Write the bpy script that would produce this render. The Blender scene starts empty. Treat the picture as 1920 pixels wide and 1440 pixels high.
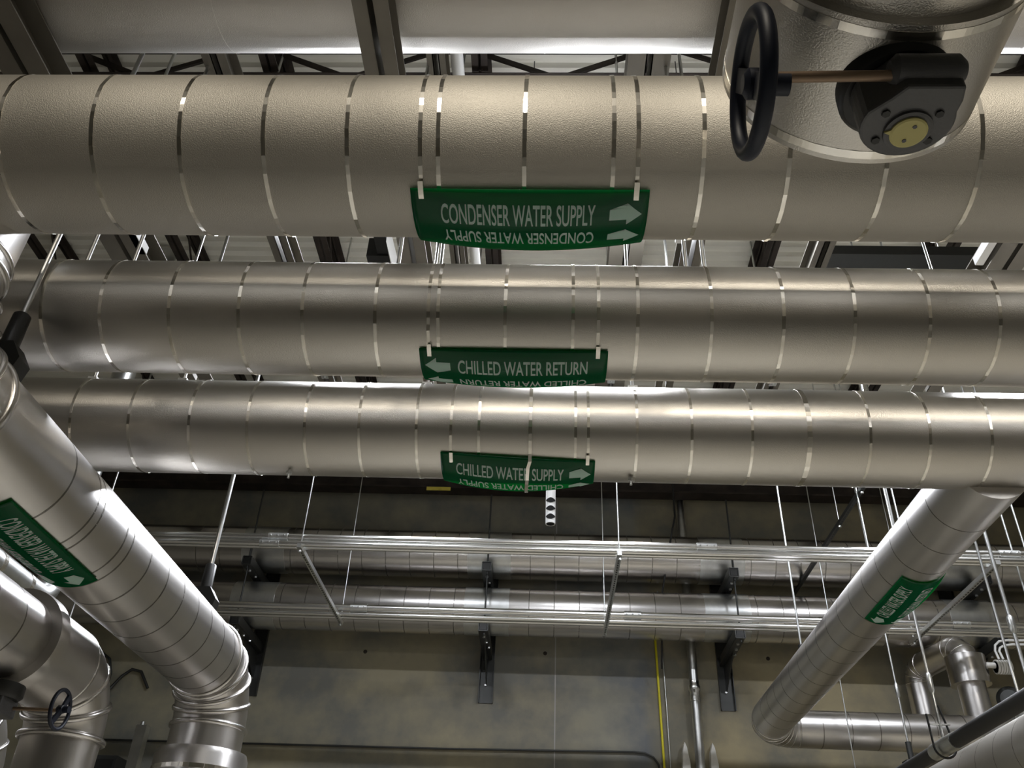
import bpy, bmesh, math, random
from mathutils import Vector, Matrix
random.seed(7)
S = bpy.context.scene
COL = S.collection
PI = math.pi
def V(*a): return Vector(a)

# ------------------------------------------------------------------ camera
cam_d = bpy.data.cameras.new('camera')
cam = bpy.data.objects.new('camera', cam_d)
COL.objects.link(cam)
S.camera = cam
pitch, roll, yaw = [math.radians(a) for a in (34.61, 2.592, -2.904)]
fwd = V(math.sin(yaw)*math.cos(pitch), math.cos(yaw)*math.cos(pitch), math.sin(pitch))
rt = V(math.cos(yaw), -math.sin(yaw), 0)
up = rt.cross(fwd)
r2 = rt*math.cos(roll) + up*math.sin(roll)
u2 = -rt*math.sin(roll) + up*math.cos(roll)
R = Matrix((r2, u2, -fwd)).transposed().to_4x4()
cam.matrix_world = Matrix.Translation((0, 0, 1.6)) @ R
cam_d.sensor_width = 36.0
cam_d.lens = 36.0*1636.6/1920.0
cam_d.clip_start = 0.05
cam_d.clip_end = 100

# ------------------------------------------------------------------ light
S.view_settings.view_transform = 'Standard'
S.view_settings.look = 'None'
S.view_settings.gamma = 1.0
S.view_settings.use_curve_mapping = False
S.view_settings.exposure = 0.08
W = bpy.data.worlds.new('world'); S.world = W
W.use_nodes = True
W.node_tree.nodes['Background'].inputs[0].default_value = (1.0, 0.93, 0.8, 1)
W.node_tree.nodes['Background'].inputs[1].default_value = 0.01
COOL = (0.90, 0.93, 1.0)
WARM = (1.0, 0.91, 0.77)
def lamp(name, loc, size, size_y, power, col, rot=(0, 0, 0), spread=180):
    d = bpy.data.lights.new(name, 'AREA')
    d.shape = 'RECTANGLE'; d.size = size; d.size_y = size_y
    d.energy = power; d.color = col; d.spread = math.radians(spread)
    o = bpy.data.objects.new(name, d); COL.objects.link(o)
    o.location = loc; o.rotation_euler = rot
    return o
# high bay row between the header pipes and the far wall
for x, p in ((-1.9, 130), (0.8, 100), (4.7, 260)):
    lamp('high_bay_lamp', (x, 6.2, 7.85), 0.8, 0.3, p, COOL, spread=160)
# shielded row close to the far wall
for x, p in ((-1.55, 120), (0.9, 60), (4.6, 120)):
    lamp('high_bay_lamp', (x, 9.9, 7.75), 0.9, 0.3, p, COOL, (math.radians(-40), 0, 0), spread=80)
# high bay row behind the photographer
for x, p in ((-4.2, 12), (-0.8, 22), (2.4, 28), (5.4, 52)):
    lamp('high_bay_lamp', (x, -2.5, 7.4), 1.4, 0.3, p, WARM, (math.radians(52), 0, 0), spread=58)

# ------------------------------------------------------------------ materials
def mat(name, base, rough=0.5, metal=0.0, noise=0, bump=0.0, var=0.0, vscale=3.0, aniso=0):
    m = bpy.data.materials.new(name); m.use_nodes = True
    nt = m.node_tree; b = nt.nodes['Principled BSDF']
    b.inputs['Base Color'].default_value = (*base, 1)
    b.inputs['Roughness'].default_value = rough
    b.inputs['Metallic'].default_value = metal
    tc = nt.nodes.new('ShaderNodeTexCoord')
    if noise:
        n = nt.nodes.new('ShaderNodeTexNoise'); n.inputs['Scale'].default_value = noise
        n.inputs['Detail'].default_value = 3
        nt.links.new(tc.outputs['Object'], n.inputs['Vector'])
        bp = nt.nodes.new('ShaderNodeBump'); bp.inputs['Strength'].default_value = bump
        bp.inputs['Distance'].default_value = 0.004
        nt.links.new(n.outputs['Fac'], bp.inputs['Height'])
        nt.links.new(bp.outputs['Normal'], b.inputs['Normal'])
    if var:
        n2 = nt.nodes.new('ShaderNodeTexNoise'); n2.inputs['Scale'].default_value = vscale
        n2.inputs['Detail'].default_value = 5
        nt.links.new(tc.outputs['Object'], n2.inputs['Vector'])
        cr = nt.nodes.new('ShaderNodeValToRGB')
        cr.color_ramp.elements[0].position = 0.3; cr.color_ramp.elements[1].position = 0.72
        cr.color_ramp.elements[0].color = (*[c*(1-var) for c in base], 1)
        cr.color_ramp.elements[1].color = (*[min(1, c*(1+var)) for c in base], 1)
        nt.links.new(n2.outputs['Fac'], cr.inputs['Fac'])
        nt.links.new(cr.outputs['Color'], b.inputs['Base Color'])
    return m
M = {}
M['stucco'] = mat('stucco_aluminium_jacket', (0.60, 0.575, 0.53), 0.32, 1.0, 240, 0.30, 0.05, 1.5)
M['dull'] = mat('dull_embossed_jacket', (0.51, 0.485, 0.435), 0.56, 0.9, 260, 0.5, 0.04, 1.5)
M['emboss'] = mat('embossed_aluminium_jacket', (0.60, 0.575, 0.53), 0.44, 1.0, 260, 0.55, 0.04, 1.5)
M['satin'] = mat('satin_aluminium_jacket', (0.66, 0.64, 0.62), 0.31, 1.0, 90, 0.05, 0.06, 2.5)
M['jacket'] = mat('smooth_aluminium_jacket', (0.66, 0.64, 0.62), 0.26, 1.0, 90, 0.05, 0.06, 2.5)
M['band'] = mat('bright_steel_band', (0.86, 0.83, 0.76), 0.20, 1.0)
M['galv'] = mat('galvanised_steel', (0.68, 0.69, 0.68), 0.33, 1.0, 0, 0, 0.1, 8)
M['conduit'] = mat('conduit_steel', (0.74, 0.74, 0.72), 0.22, 1.0)
M['beam'] = mat('olive_grey_steel', (0.17, 0.155, 0.125), 0.5, 0.55, 0, 0, 0.12, 4)
M['joist'] = mat('dark_brown_steel', (0.035, 0.026, 0.020), 0.6, 0.2, 0, 0, 0.5, 5)
M['black'] = mat('black_iron', (0.012, 0.012, 0.011), 0.45, 0.0)
M['dark'] = mat('dark_grey_steel', (0.06, 0.062, 0.06), 0.42, 0.6)
M['navy'] = mat('navy_enamel', (0.004, 0.008, 0.022), 0.5, 0.0)
M['cast'] = mat('dark_cast_iron', (0.10, 0.10, 0.102), 0.42, 0.3, 120, 0.25)
M['brass'] = mat('dull_bronze', (0.30, 0.21, 0.14), 0.45, 0.5)
M['yellow'] = mat('faded_yellow_plastic', (0.62, 0.56, 0.22), 0.5)
M['cable'] = mat('yellow_cable', (0.75, 0.66, 0.02), 0.45)
M['white'] = mat('white_plastic', (0.82, 0.82, 0.80), 0.35)
M['cream'] = mat('white_painted_steel', (0.75, 0.74, 0.70), 0.4)
M['deck'] = mat('off_white_roof_deck', (0.74, 0.72, 0.64), 0.5, 0, 0, 0, 0.06, 1.2)
M['floor'] = mat('grey_floor', (0.33, 0.305, 0.25), 0.5, 0, 0, 0, 0.12, 0.8)
M['plain'] = mat('painted_wall', (0.40, 0.38, 0.32), 0.7, 0, 0, 0, 0.05, 1.0)
M['letter'] = mat('pale_lettering', (0.40, 0.58, 0.50), 0.6)
M['tag'] = mat('yellow_tag', (0.62, 0.52, 0.08), 0.5)
M['insul'] = mat('black_foam_insulation', (0.022, 0.021, 0.020), 0.55)
def sign_mat():
    m = bpy.data.materials.new('green_sign_film'); m.use_nodes = True
    nt = m.node_tree; nt.nodes.remove(nt.nodes['Principled BSDF'])
    out = nt.nodes['Material Output']
    d = nt.nodes.new('ShaderNodeBsdfDiffuse'); d.inputs[0].default_value = (0.003, 0.105, 0.040, 1)
    t = nt.nodes.new('ShaderNodeBsdfTranslucent'); t.inputs[0].default_value = (0.005, 0.62, 0.15, 1)
    g = nt.nodes.new('ShaderNodeBsdfGlossy'); g.inputs['Roughness'].default_value = 0.22
    a = nt.nodes.new('ShaderNodeMixShader'); a.inputs[0].default_value = 0.42
    c = nt.nodes.new('ShaderNodeMixShader'); c.inputs[0].default_value = 0.025
    nt.links.new(d.outputs[0], a.inputs[1]); nt.links.new(t.outputs[0], a.inputs[2])
    nt.links.new(a.outputs[0], c.inputs[1]); nt.links.new(g.outputs[0], c.inputs[2])
    nt.links.new(c.outputs[0], out.inputs[0])
    return m
def glow_mat():
    m = bpy.data.materials.new('lit_fluorescent_tube'); m.use_nodes = True
    nt = m.node_tree; nt.nodes.remove(nt.nodes['Principled BSDF'])
    e = nt.nodes.new('ShaderNodeEmission'); e.inputs[0].default_value = (*COOL, 1); e.inputs[1].default_value = 110
    nt.links.new(e.outputs[0], nt.nodes['Material Output'].inputs[0])
    return m
M['glow'] = glow_mat()
M['void'] = mat('dark_opening', (0.003, 0.003, 0.003), 0.95)
M['seam'] = mat('dull_seam_metal', (0.22, 0.21, 0.19), 0.35, 1.0)
M['sign'] = sign_mat()
def wall_mat():
    m = mat('poured_concrete', (0.28, 0.262, 0.205), 0.75, 0, 40, 0.15)
    nt = m.node_tree; b = nt.nodes['Principled BSDF']
    tc = [n for n in nt.nodes if n.type == 'TEX_COORD'][0]
    n1 = nt.nodes.new('ShaderNodeTexNoise'); n1.inputs['Scale'].default_value = 0.9; n1.inputs['Detail'].default_value = 6
    n1.inputs['Roughness'].default_value = 0.6
    nt.links.new(tc.outputs['Object'], n1.inputs['Vector'])
    cr = nt.nodes.new('ShaderNodeValToRGB')
    e = cr.color_ramp.elements
    e[0].position = 0.40; e[0].color = (0.19, 0.187, 0.168, 1)
    e[1].position = 0.62; e[1].color = (0.35, 0.313, 0.220, 1)
    nt.links.new(n1.outputs['Fac'], cr.inputs['Fac'])
    sep = nt.nodes.new('ShaderNodeSeparateXYZ'); nt.links.new(tc.outputs['Object'], sep.inputs[0])
    # pale joint line between two concrete panels
    s = nt.nodes.new('ShaderNodeMath'); s.operation = 'SUBTRACT'; s.inputs[1].default_value = 0.16
    nt.links.new(sep.outputs[0], s.inputs[0])
    ab = nt.nodes.new('ShaderNodeMath'); ab.operation = 'ABSOLUTE'; nt.links.new(s.outputs[0], ab.inputs[0])
    lt = nt.nodes.new('ShaderNodeMath'); lt.operation = 'LESS_THAN'; lt.inputs[1].default_value = 0.008
    nt.links.new(ab.outputs[0], lt.inputs[0])
    # neighbouring panels were poured from different mixes
    mr = nt.nodes.new('ShaderNodeMapRange'); mr.inputs[1].default_value = -6; mr.inputs[2].default_value = 8
    n3 = nt.nodes.new('ShaderNodeTexNoise'); n3.inputs['Scale'].default_value = 1.6; n3.inputs['Detail'].default_value = 4
    nt.links.new(tc.outputs['Object'], n3.inputs['Vector'])
    ad = nt.nodes.new('ShaderNodeMath'); ad.operation = 'MULTIPLY_ADD'; ad.inputs[1].default_value = 0.55
    nt.links.new(n3.outputs['Fac'], ad.inputs[0]); nt.links.new(sep.outputs[0], ad.inputs[2])
    nt.links.new(ad.outputs[0], mr.inputs[0])
    pr = nt.nodes.new('ShaderNodeValToRGB'); pe = pr.color_ramp.elements
    pe[0].position = 0.0; pe[0].color = (0.98, 1.0, 0.97, 1)
    pe[1].position = 0.44; pe[1].color = (1.0, 1.0, 0.98, 1)
    for pos, c in ((0.50, (0.88, 0.94, 1.06, 1)), (0.545, (0.86, 0.93, 1.10, 1)), (0.56, (1.06, 1.02, 0.90, 1)), (1.0, (1.08, 1.02, 0.86, 1))):
        q = pe.new(pos); q.color = c
    nt.links.new(mr.outputs[0], pr.inputs['Fac'])
    mu = nt.nodes.new('ShaderNodeMixRGB'); mu.blend_type = 'MULTIPLY'; mu.inputs['Fac'].default_value = 1.0
    nt.links.new(cr.outputs['Color'], mu.inputs['Color1']); nt.links.new(pr.outputs['Color'], mu.inputs['Color2'])
    mx = nt.nodes.new('ShaderNodeMixRGB'); mx.inputs['Color2'].default_value = (0.40, 0.38, 0.36, 1)
    nt.links.new(lt.outputs[0], mx.inputs['Fac']); nt.links.new(mu.outputs[0], mx.inputs['Color1'])
    nt.links.new(mx.outputs[0], b.inputs['Base Color'])
    return m
M['wall'] = wall_mat()

# ------------------------------------------------------------------ mesh helpers
class MB:
    def __init__(s): s.bm = bmesh.new()
    def _frame(s, t):
        t = t.normalized()
        ref = V(0, 0, 1) if abs(t.z) < 0.9 else V(1, 0, 0)
        a = t.cross(ref).normalized()
        return a, a.cross(t).normalized()
    def tube(s, path, r, seg=16, caps=True, smooth=True):
        path = [Vector(p) for p in path]
        n = len(path); rs = r if isinstance(r, (list, tuple)) else [r]*n
        rings = []; a = None
        for i, p in enumerate(path):
            if i == 0: t = path[1]-path[0]
            elif i == n-1: t = path[-1]-path[-2]
            else: t = (path[i]-path[i-1]).normalized()+(path[i+1]-path[i]).normalized()
            t.normalize()
            if a is None: a, b = s._frame(t)
            else:
                a = (a - t*a.dot(t)).normalized(); b = t.cross(a)*-1
                b = a.cross(t).normalized()
            rings.append([s.bm.verts.new(p + a*rs[i]*math.cos(2*PI*k/seg) + b*rs[i]*math.sin(2*PI*k/seg)) for k in range(seg)])
        for i in range(n-1):
            for k in range(seg):
                f = s.bm.faces.new((rings[i][k], rings[i][(k+1) % seg], rings[i+1][(k+1) % seg], rings[i+1][k]))
                f.smooth = smooth
        if caps:
            s.bm.faces.new(rings[0]); s.bm.faces.new(rings[-1])
        return s
    def lathe(s, c, axis, prof, seg=32, smooth=True, closed=False):
        """prof: list of (distance along axis, radius)"""
        c = Vector(c); axis = Vector(axis).normalized(); a, b = s._frame(axis)
        rings = []
        for d, r in prof:
            rings.append([s.bm.verts.new(c + axis*d + a*r*math.cos(2*PI*k/seg) + b*r*math.sin(2*PI*k/seg)) for k in range(seg)])
        m = len(rings)
        for i in range(m if closed else m-1):
            for k in range(seg):
                f = s.bm.faces.new((rings[i][k], rings[i][(k+1) % seg], rings[(i+1) % m][(k+1) % seg], rings[(i+1) % m][k]))
                f.smooth = smooth
        if not closed:
            s.bm.faces.new(rings[0]); s.bm.faces.new(rings[-1])
        return s
    def torus(s, c, axis, Rr, r, seg=48, k=10):
        return s.lathe(c, axis, [(r*math.sin(2*PI*i/k), Rr + r*math.cos(2*PI*i/k)) for i in range(k)], seg, True, True)
    def band(s, c, axis, r, w=0.018, seg=44, jit=0.0010, th=0.002):
        """flat metal strap wound round a pipe, slightly kinked from segment to segment"""
        c = Vector(c); axis = Vector(axis).normalized(); a, b = s._frame(axis)
        rr = [r + th + random.uniform(-jit, jit) for _ in range(seg)]
        L = []
        for d, q in ((-w/2, -0.004), (-w/2, 0), (w/2, 0), (w/2, -0.004)):
            L.append([s.bm.verts.new(c + axis*(d+random.uniform(-1, 1)*0.0005) + (a*math.cos(2*PI*k/seg) + b*math.sin(2*PI*k/seg))*(rr[k]+q)) for k in range(seg)])
        for i in range(3):
            for k in range(seg):
                s.bm.faces.new((L[i][k], L[i][(k+1) % seg], L[i+1][(k+1) % seg], L[i+1][k]))
        return s
    def box(s, c, size, rot=None):
        c = Vector(c); h = Vector(size)/2
        q = []
        for x in (-1, 1):
            for y in (-1, 1):
                for z in (-1, 1):
                    p = V(x*h.x, y*h.y, z*h.z)
                    if rot is not None: p = rot @ p
                    q.append(s.bm.verts.new(c+p))
        for f in ((0, 1, 3, 2), (4, 6, 7, 5), (0, 4, 5, 1), (2, 3, 7, 6), (0, 2, 6, 4), (1, 5, 7, 3)):
            s.bm.faces.new([q[i] for i in f])
        return s
    def bar(s, p0, p1, w, h, upv=(0, 0, 1)):
        p0 = Vector(p0); p1 = Vector(p1); t = (p1-p0)
        y = t.normalized(); z = Vector(upv); x = y.cross(z).normalized(); z = x.cross(y)
        return s.box((p0+p1)/2, (w, t.length, h), Matrix((x, y, z)).transposed())
    def prism(s, pts, dvec):
        """extrude a closed outline by dvec"""
        dv = Vector(dvec)
        a = [s.bm.verts.new(Vector(p)) for p in pts]; b = [s.bm.verts.new(Vector(p)+dv) for p in pts]
        n = len(a)
        s.bm.faces.new(a); s.bm.faces.new(b)
        for i in range(n): s.bm.faces.new((a[i], a[(i+1) % n], b[(i+1) % n], b[i]))
        return s
    def build(s, name, m, parent=None, origin=None, normals=True):
        if normals: bmesh.ops.recalc_face_normals(s.bm, faces=s.bm.faces)
        for e in s.bm.edges:
            if len(e.link_faces) == 2 and e.calc_face_angle(0) > 0.8: e.smooth = False
        me = bpy.data.meshes.new(name)
        o0 = Vector(parent['_o']) if parent is not None else Vector(origin or (0, 0, 0))
        bmesh.ops.translate(s.bm, vec=-o0, verts=s.bm.verts)
        s.bm.to_mesh(me); s.bm.free()
        me.materials.append(M[m] if isinstance(m, str) else m)
        o = bpy.data.objects.new(name, me); COL.objects.link(o)
        if parent is not None: o.parent = parent
        else: o.location = o0
        o['_o'] = list(o0)
        return o
def tag(o, label, cat, group=None, kind=None):
    if label: o['label'] = label
    if cat: o['category'] = cat
    if group: o['group'] = group
    if kind: o['kind'] = kind
    return o
def thing(name, label, cat, loc, group=None):
    o = bpy.data.objects.new(name, None); COL.objects.link(o)
    o.location = loc; o['_o'] = list(loc); o.empty_display_size = 0.1
    return tag(o, label, cat, group)
def struct(o):
    o['kind'] = 'structure'; return o
def arc(c, p_from, p_to, n=14):
    """quarter bend about centre c from p_from to p_to"""
    c = Vector(c); a = Vector(p_from)-c; b = Vector(p_to)-c
    return [c + a*math.cos(PI/2*i/n) + b*math.sin(PI/2*i/n) for i in range(n+1)]
def line(p0, p1, n=10):
    p0 = Vector(p0); p1 = Vector(p1)
    return [p0 + (p1-p0)*i/n for i in range(n+1)]

# ------------------------------------------------------------------ the room
XL, XR, YB, YF, ZC = -10.0, 10.0, -9.0, 12.2, 8.35
struct(MB().box(((XL+XR)/2, (YB+YF)/2, -0.1), (XR-XL+0.4, YF-YB+0.4, 0.2)).build('floor', 'floor'))
struct(MB().box(((XL+XR)/2, YF+0.15, ZC/2), (XR-XL+0.6, 0.3, ZC)).build('wall_back', 'wall'))
struct(MB().box(((XL+XR)/2, YB-0.15, ZC/2), (XR-XL+0.6, 0.3, ZC)).build('wall_front', 'plain'))
struct(MB().box((XL-0.15, (YB+YF)/2, ZC/2), (0.3, YF-YB, ZC)).build('wall_left', 'plain'))
struct(MB().box((XR+0.15, (YB+YF)/2, ZC/2), (0.3, YF-YB, ZC)).build('wall_right', 'plain'))
mb = MB()
pts = []; y = YB
while y < YF+0.2:
    pts += [(y, ZC), (y+0.05, ZC), (y+0.07, ZC+0.045), (y+0.13, ZC+0.045)]
    y += 0.15
pa = [mb.bm.verts.new((XL-0.2, p, q)) for p, q in pts]; pb = [mb.bm.verts.new((XR+0.2, p, q)) for p, q in pts]
pc = [mb.bm.verts.new((XL-0.2, p, ZC+0.1)) for p, q in (pts[0], pts[-1])]; pd = [mb.bm.verts.new((XR+0.2, p, ZC+0.1)) for p, q in (pts[0], pts[-1])]
for i in range(len(pts)-1): mb.bm.faces.new((pa[i], pa[i+1], pb[i+1], pb[i]))
mb.bm.faces.new((pc[0], pd[0], pd[1], pc[1]))
struct(mb.build('ceiling', 'deck', normals=False))

# ------------------------------------------------------------------ pipe runs
def bead_rings(root, c, R, ang0, ang1, n, r, pl, bead=0.022, m='jacket'):
    """raised seams of a gored elbow; pl: (u, v) plane vectors, bend centre c"""
    u, v = Vector(pl[0]), Vector(pl[1])
    for i in range(n):
        a = ang0 + (ang1-ang0)*i/(n-1)
        p = Vector(c) + u*R*math.cos(a) + v*R*math.sin(a)
        t = -u*math.sin(a) + v*math.cos(a)
        MB().torus(p, t, r, bead, 56, 10).build('seam_bead', m, root)

def header(name, label, Y, Z, r, x0, x1, bands, seams=(), m='stucco', wide=()):
    root = thing(name, label, 'pipe', (0, Y, Z))
    MB().tube(line((x0, Y, Z), (x1, Y, Z), 24), r, 128).build('jacket', m, root)
    for b in bands:
        w = 0.028 if b in wide else 0.016
        MB().band((b+random.uniform(-.003, .003), Y, Z), (1, random.uniform(-.006, .006), random.uniform(-.006, .006)), r, w, 60, 0.0016).build('band', 'band', root)
    for q in seams:
        MB().band((q, Y, Z), (1, 0, 0), r, 0.006, 96, 0, 0.0015).build('seam', m, root)
    return root
P1 = dict(Y=2.44, Z=4.42, r=0.325)
P2 = dict(Y=3.48, Z=4.39, r=0.290)
P3 = dict(Y=4.56, Z=4.39, r=0.290)
h1 = header('insulated_header_pipe', 'widest embossed silver pipe in front, carrying the condenser water supply sign', **P1, x0=-5.5, x1=5.5,
            bands=[-2.14, -1.774, -1.433, -1.101, -0.778, -0.502, -0.435, -0.105, 0.233, 0.323, 0.567, 0.888, 1.241, 1.583, 1.93, 2.27], m='dull')
h2 = header('insulated_header_pipe', 'middle silver pipe carrying the chilled water return sign', **P2, x0=-6.5, x1=6.5,
            bands=[-2.484, -2.186, -1.848, -1.502, -1.192, -0.835, -0.58, -0.536, -0.209, 0.114, 0.235, 0.419, 0.77, 1.103, 1.432, 1.779, 2.1, 2.44])
h3 = header('insulated_header_pipe', 'farthest of the three signed silver pipes, carrying the chilled water supply sign', **P3, x0=-7.0, x1=7.0,
            bands=[-2.826, -2.472, -2.111, -1.764, -1.426, -1.102, -0.764, -0.562, -0.401, 0.164, 0.234, 0.513, 0.827, 1.175, 1.494, 1.836, 2.172, 2.513],
            wide=(1.494,))
h0 = header('insulated_header_pipe', 'silver pipe along the top of the picture with a glaring white underside', 2.61, 6.0, 0.35, -7.0, 7.0,
            [], seams=(-1.75, -0.05, 1.12), m='emboss')

# condenser branch on the left: riser, bend, long run, bend, drop into a fat collar
LX, LZ, LR = -2.52, 3.526, 0.268
lb = thing('insulated_branch_pipe', 'silver pipe running away on the left, carrying a slanted green sign, with gored elbow', 'pipe', (LX, 4.5, LZ))
ry = 2.59; rr_ = 0.42
path = line((LX, ry, 4.40), (LX, ry, LZ+rr_), 6) + arc((LX, ry+rr_, LZ+rr_), (LX, ry, LZ+rr_), (LX, ry+rr_, LZ))[1:]
path += line((LX, ry+rr_, LZ), (LX, 6.42, LZ), 20)[1:]
path += arc((LX, 6.42, LZ-0.41), (LX, 6.42, LZ), (LX, 6.83, LZ-0.41))[1:]
path += line((LX, 6.83, LZ-0.41), (LX, 6.83, 1.0), 6)[1:]
MB().tube(path, LR, 96).build('jacket', 'satin', lb)
bead_rings(lb, (LX, 6.42, LZ-0.41), 0.41, PI/2, 0.0, 5, LR, ((0, 1, 0), (0, 0, 1)), 0.020)
bead_rings(lb, (LX, ry+rr_, LZ+rr_), 0.42, PI, 1.5*PI, 5, LR, ((0, 1, 0), (0, 0, 1)), 0.020)
for z in (4.02,): MB().torus((LX, ry, z), (0, 0, 1), LR, 0.012, 56, 8).build('seam_bead', 'jacket', lb)
for yb in (3.62, 3.90, 3.97, 4.27, 4.36, 4.62, 4.90, 5.18, 5.46, 5.74, 6.02, 6.28):
    MB().band((LX, yb, LZ), (0, 1, 0), LR, 0.012, 48, 0.0006, 0.001).build('band', 'seam', lb)
MB().band((LX, 6.83, 2.92), (0, 0, 1), LR, 0.03, 48, 0.001, 0.001).build('band', 'band', lb)
cl = MB().lathe((LX, 6.83, 1.2), (0, 0, 1), [(0, 0.335), (1.70, 0.335), (1.74, 0.32), (1.74, 0.26)], 72).build('collar_cover', 'satin', lb)
MB().band((LX, 6.83, 2.80), (0, 0, 1), 0.335, 0.03, 48, 0.001, 0.001).build('band', 'band', cl)

# lower left run with flange cover and elbow
QX, QZ, QR = -3.08, 3.156, 0.235
lq = thing('insulated_branch_pipe', 'lower left silver pipe with a fat flange cover, elbow beside the small blue handwheel', 'pipe', (QX, 4.5, QZ))
vy = 5.82; br = 0.36
path = line((QX, 1.0, QZ), (QX, 4.95, QZ), 12)
MB().tube(path, QR, 96).build('jacket', 'satin', lq)
path = line((QX, 4.98, QZ), (QX, vy-br, QZ), 4) + arc((QX, vy-br, QZ-br), (QX, vy-br, QZ), (QX, vy, QZ-br))[1:]
path += line((QX, vy, QZ-br), (QX, vy, 1.0), 6)[1:]
MB().tube(path, [0.268]*5+[0.268-0.03*i/14 for i in range(1, 15)]+[QR]*6, 96).build('elbow', 'satin', lq)
MB().lathe((QX, 4.90, QZ), (0, 1, 0), [(0, 0.236), (0.0, 0.292), (0.03, 0.298), (0.10, 0.298), (0.12, 0.262)], 72).build('flange_cover', 'satin', lq)
bead_rings(lq, (QX, vy-br, QZ-br), br, PI/2*0.95, 0.0, 4, 0.25, ((0, 1, 0), (0, 0, 1)), 0.021)
MB().torus((QX, vy, 2.52), (0, 0, 1), QR, 0.016, 56, 10).build('seam_bead', 'jacket', lq)
for yb in (3.6, 3.95, 4.3, 4.6): MB().band((QX, yb, QZ), (0, 1, 0), QR, 0.010, 48, 0.0006, 0.001).build('band', 'seam', lq)
for z in (2.46, 2.22): MB().band((QX, vy, z), (0, 0, 1), QR, 0.018, 48, 0.001, 0.001).build('band', 'band', lq)

# third run, just peeping in at the lower left corner
TX = -3.82
lt = thing('insulated_drop_pipe', 'silver drop pipe at the very left bottom corner, behind the lower left elbow', 'pipe', (TX, 6.12, 2.0))
path = line((TX, 3.0, 2.95), (TX, 5.78, 2.95), 8) + arc((TX, 5.78, 2.61), (TX, 5.78, 2.95), (TX, 6.12, 2.61))[1:] + line((TX, 6.12, 2.61), (TX, 6.12, 0.9), 5)[1:]
MB().tube(path, 0.22, 72).build('jacket', 'satin', lt)
bead_rings(lt, (TX, 5.78, 2.61), 0.34, PI/2, 0.0, 4, 0.22, ((0, 1, 0), (0, 0, 1)), 0.014)
for z in (2.5, 2.3): MB().torus((TX, 6.12, z), (0, 0, 1), 0.22, 0.014, 48, 8).build('seam_bead', 'jacket', lt)
# small bright pipe seen between the two left runs
sp = thing('insulated_small_pipe', 'small shiny pipe glimpsed between the two left runs', 'pipe', (-4.35, 6.0, 4.2))
MB().tube(line((-4.35, 5.2, 4.2), (-4.35, 7.0, 4.2), 6) + arc((-4.35, 7.0, 4.4), (-4.35, 7.0, 4.2), (-4.35, 7.2, 4.4), 8)[1:] + [V(-4.35, 7.2, 8.3)], 0.11, 48).build('jacket', 'galv', sp)
for yb in (5.9, 6.35, 6.8): MB().band((-4.35, yb, 4.2), (0, 1, 0), 0.11, 0.05, 36, 0.001, 0.003).build('band', 'band', sp)

# chilled water branch on the right: run to the far wall, turn right
BX, BZ, BR = 2.63, 4.25, 0.222
ye = 10.87; be = 0.36; tr = 0.212
rb = thing('insulated_branch_pipe', 'silver pipe slanting away on the right with a green sign, ending in an elbow', 'pipe', (BX, 7.5, BZ))
path = line((BX, 4.6, BZ), (BX, ye-be, BZ), 20) + arc((BX+be, ye-be, BZ), (BX, ye-be, BZ), (BX+be, ye, BZ-0.02))[1:]
path += line((BX+be, ye, BZ-0.02), (7.5, ye, BZ-0.03), 12)[1:]
MB().tube(path, [BR]*21+[BR-(BR-tr)*i/14 for i in range(1, 15)]+[tr]*12, 96).build('jacket', 'satin', rb)
bead_rings(rb, (BX+be, ye-be, BZ-0.01), be, PI, PI/2, 6, 0.217, ((1, 0, 0), (0, 1, 0)), 0.009)
yb = 5.05
while yb < 10.4:
    MB().band((BX, yb, BZ), (0, 1, 0), BR, 0.008, 44, 0.0006, 0.001).build('band', 'seam', rb); yb += 0.335
for xb in (3.25, 3.58, 3.9, 4.24, 4.55, 4.9, 5.6):
    MB().band((xb, ye, BZ-0.022), (1, 0, 0), tr, 0.010, 44, 0.0006, 0.001).build('band', 'seam', rb)
# U bend standing on that pipe
UX = 5.16
ub = thing('insulated_loop_pipe', 'inverted U of silver pipe with a thick collar at lower right', 'pipe', (UX, ye, BZ))
q0 = V(UX, ye, 4.15); q1 = V(UX, ye, 5.08); q2 = V(4.95, 11.86, 5.08); q3 = V(4.95, 11.86, 4.15)
hd = (q2-q1).normalized(); bu = 0.20
path = line(q0, q1, 5) + arc(q1+hd*bu, q1, q1+hd*bu+V(0, 0, bu), 8)[1:]
path += line(q1+hd*bu+V(0, 0, bu), q2-hd*bu+V(0, 0, bu), 6)[1:] + arc(q2-hd*bu, q2-hd*bu+V(0, 0, bu), q2, 8)[1:] + line(q2, q3, 5)[1:]
MB().tube(path, 0.160, 72).build('jacket', 'satin', ub)
MB().lathe((UX, ye, 4.80), (0, 0, 1), [(0, 0.155), (0, 0.230), (0.34, 0.230), (0.36, 0.155)], 64).build('collar_cover', 'jacket', ub)
for k in range(4):
    a = PI/2*(k/3)
    p = q2 - hd*bu + hd*bu*math.sin(a) + V(0, 0, bu*math.cos(a))
    MB().torus(p, (hd*math.cos(a) - V(0, 0, math.sin(a))), 0.160, 0.009, 48, 8).build('seam_bead', 'jacket', ub)
for k in range(4):
    a = PI/2*(k/3)
    p = q1 + hd*bu - hd*bu*math.cos(a) + V(0, 0, bu*math.sin(a))
    MB().torus(p, (hd*math.sin(a) + V(0, 0, math.cos(a))), 0.160, 0.006, 48, 8).build('seam_bead', 'jacket', ub)
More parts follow.
